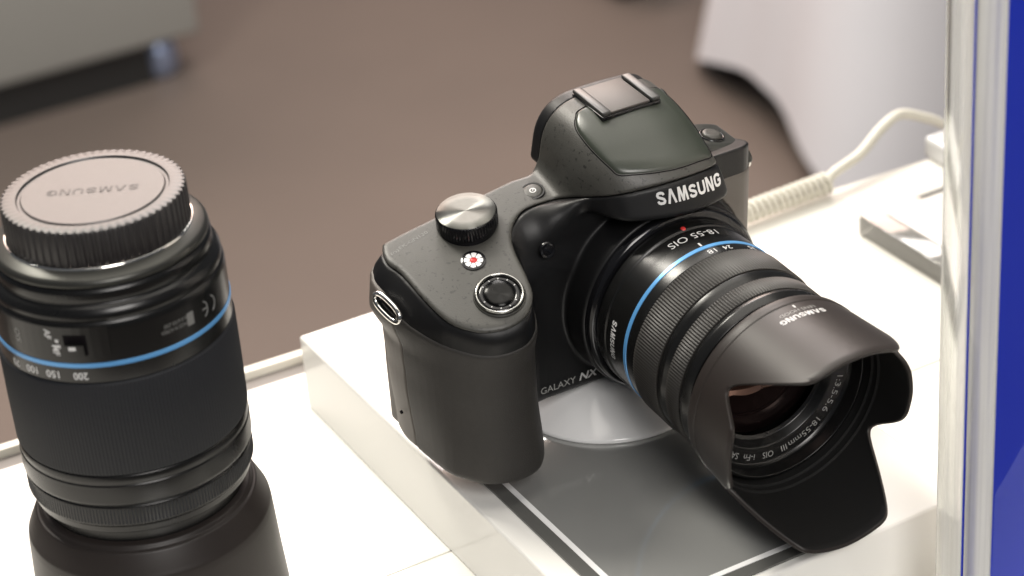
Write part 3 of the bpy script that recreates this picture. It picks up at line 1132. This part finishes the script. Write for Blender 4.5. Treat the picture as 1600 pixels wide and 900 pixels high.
put_text('lettering', 'AF', 3.2, 2.0, side_txt(35.55, 62.8, -141.5), 'white_print', tb, ident, bold=.02)
put_text('lettering', 'MF', 3.4, 2.0, side_txt(35.55, 57.6, -138.5), 'white_print', tb, ident, bold=.02)
patch('switch_dot', -136.6, -135, 60.2, 61.2, 35.3, 35.55, 'white_print', tb, 2)
patch('switch_dot', -136.0, -134.4, 58.4, 59.4, 35.3, 35.55, 'white_print', tb, 2)
put_text('lettering', 'OIS', 4.4, 2.0, side_txt(35.55, 60, -160), 'grey_print', tb, ident)
# faint approval marks
for q, ph in ((0, -54.5), (1, -61.0)):
    path = []
    for k in range(13):
        a = -1.25 + 2.5 * k / 12
        p = radians(ph) + 2.3 * cos(a) / 35.
        path.append((34.95 * cos(p), 34.95 * sin(p), 58.8 + 2.6 * sin(a) - TZ))
    V, F = tube(path, .22, 6); mesh_obj('approval_mark', V, F, 'faint_print', tb)
p = radians(-61.0)
V, F = tube([(34.95 * cos(p + .0), 34.95 * sin(p + .0), 58.8 - TZ), (34.95 * cos(p + .055), 34.95 * sin(p + .055), 58.8 - TZ)], .2, 6)
mesh_obj('approval_mark', V, F, 'faint_print', tb)
put_text('lettering', 'MADE IN KOREA', 9, 1.2, tcyl(34.98, 58.6, -79), 'faint_print', tb, ident)
put_text('lettering', '4-5.6/50-200', 8, 1.2, tcyl(34.98, 60.4, -78), 'faint_print', tb, ident)
patch('approval_mark', -71.5, -67.5, 56.6, 60.8, 34.85, 34.97, 'faint_print', tb, 2)

# ------------------------------------------------------------------ cord, card block, adapter, sign holder
cd = empty('security_cord', (150, 172, TZ))
props(cd, 'cream coiled security cord trailing from behind the camera', 'cord')
cfz = Frame((150, 172, TZ))
a, b = np.array((60., 168, TZ + 6.)), np.array((176., 173.0, TZ + 6.))
path = []
turns = 36
for k in range(turns * 12 + 1):
    t = k / (turns * 12); th = 2 * pi * k / 12
    c_ = a + (b - a) * t
    path.append(c_ + np.array((0, cos(th), sin(th))) * 3.9)
V, F = tube(path, 1.15, 7); mesh_obj('coil', cfz(V), F, 'cord_plastic', cd)
pts = spline([(174, 173, TZ + 6), (180, 174, TZ + 9), (196, 178, TZ + 11), (212, 184, TZ + 16), (226, 188, TZ + 17.5), (240, 186, TZ + 12), (252, 183, TZ + 6), (275, 178, TZ + 3), (320, 170, TZ + 2.5)], 10)
V, F = tube(pts, 2.3, 10); mesh_obj('straight_lead', cfz(V), F, 'cord_plastic', cd)

cb = empty('card_block', (200, 110, TZ))
props(cb, 'clear acrylic price block with a white card behind the lens hood', 'card holder')
V, F = box((-36, -30, 0), (60, 26, 9), .8); o = mesh_obj('acrylic_block', V, F, 'acrylic_block', cb, sharp=30); 
V, F = box((-26, -22, 9.1), (60, 20, 9.6)); mesh_obj('card_insert', V, F, 'card', cb, smooth=False)
cb.rotation_euler = (0, 0, 0)

ad = top_box('cord_adapter', (230, 152, TZ), (300, 177, TZ + 10), 'white_plastic', 2.0, 'small white cord adapter box at the back edge of the counter', 'adapter')

sg = empty('sign_holder', (25.6, -102, TZ))
props(sg, 'thick clear acrylic sign holder with a blue sheet at the right edge', 'sign holder')
sg.rotation_euler = (0, 0, radians(17))
V, F = box((0, -9.6, 0), (260, -.35, 420), .5); mesh_obj('front_sheet', V, F, 'acrylic', sg, sharp=30)
V, F = box((0, .35, 0), (260, 9.6, 420), .5); mesh_obj('rear_sheet', V, F, 'acrylic', sg, sharp=30)
V, F = box((-1.6, -.18, .5), (259, .18, 419)); mesh_obj('blue_insert', V, F, 'blue_sheet', sg, smooth=False)
V, F = box((.6, .19, .5), (259, .30, 419)); mesh_obj('bounce_backing', V, F, 'card', sg, smooth=False)  # unseen white layer added to bounce neutral light onto the camera

for nm, y0, y1 in (('polished_edge', -9.5, -.45), ('polished_edge', .45, 9.5)):
    V, F = box((-1.7, y0, .2), (-.1, y1, 419.5), .35); mesh_obj(nm, V, F, 'acrylic_edge', sg, sharp=30)

# ------------------------------------------------------------------ background
cbn = empty('storage_cabinet', (150, 2525, -FLOOR))
props(cbn, 'pale grey low cabinet standing on the carpet far behind the lens', 'cabinet')
V, F = box((-900, -150, 62), (545, 400, 700), 6); mesh_obj('carcass', V, F, 'cabinet', cbn)
V, F = box((-880, -136, 0), (470, 380, 62)); mesh_obj('underside_shade', V, F, 'shade_handle_black', cbn, smooth=False)  # dark block stands in for the shade beneath the cabinet
V, F = lathe(fillet([(0, 0), (20, 0), (26, 14), (26, 40), (14, 62), (0, 62)], 8, 4), 32); V = V + (492, -112, 0)
mesh_obj('foot', V, F, 'foot_metal', cbn)

# stretch cloth over a bar table, pulled down to four feet
F1, F2 = np.array((1262., 1962.)), np.array((1165., 1490.))
dv = F2 - F1; nv = np.array((-dv[1], dv[0])) ; nv = nv / np.linalg.norm(nv) * np.linalg.norm(dv)
if nv[0] < 0: nv = -nv
ctrp = (F1 + F2) / 2 + nv / 2
tc = empty('draped_table', (ctrp[0], ctrp[1], -FLOOR))
props(tc, 'bar table under a white stretch cloth with an arched hem', 'table')
rf = np.linalg.norm(F1 - ctrp); a0 = atan2(*(F1 - ctrp)[::-1])
NA, NH = 240, 48
V, F = [], []
for j in range(NA):
    ang = 2 * pi * j / NA
    q = ((ang - a0) / (pi / 2)) % 1.0
    s = 1 - abs(2 * q - 1)                    # 0 at a foot, 1 midway
    hem = 62 * (1 - (1 - s) ** 2.2)
    for i in range(NH + 1):
        f = i / NH
        h = hem + (1100 - hem) * f
        k = max(0., 1 - h / 820)
        star = rf * (.76 + .24 * (.5 + .5 * cos(4 * (ang - a0))) ** 1.6)
        R_ = 150 + (star - 150) * k ** .95 if h < 820 else 150 + 160 * ((h - 820) / 280) ** 1.6
        V.append((R_ * cos(ang), R_ * sin(ang), h + 4))
for j in range(NA):
    k = (j + 1) % NA
    for i in range(NH):
        F.append((j * (NH + 1) + i, k * (NH + 1) + i, k * (NH + 1) + i + 1, j * (NH + 1) + i + 1))
mesh_obj('stretch_cover', V, F, 'cloth', tc)
V, F = lathe([(.01, 1102), (312, 1102), (312, 1085), (.01, 1085)], 64); mesh_obj('table_top', V, F, 'cloth', tc, sharp=40)
V, F = lathe([(.01, 1080), (28, 1080), (28, 10), (.01, 10)], 24); mesh_obj('table_post', V, F, 'foot_metal', tc, sharp=40)
for k in range(4):
    a = a0 + k * pi / 2
    V, F = lathe(fillet([(.01, 0), (30, 0), (30, 14), (18, 22), (.01, 22)], 4), 24)
    mesh_obj('table_foot', V + (rf * .82 * cos(a), rf * .82 * sin(a), 0), F, 'dark_rubber', tc)

# dark low object at the top edge of the view
do = empty('floor_box', (1318, 2290, -FLOOR))
props(do, 'dark blurred case on the carpet at the top edge of the photo', 'case')
V, F = box((-32, -80, 0), (60, 90, 130), 14); mesh_obj('case_body', V, F, 'dark_rubber', do)
V, F = tube(spline([(-15, -84, 95), (-12, -96, 98), (14, -99, 98), (38, -96, 98), (42, -84, 95)], 6), 6, 8); mesh_obj('case_handle', V, F, 'shade_handle_black', do)
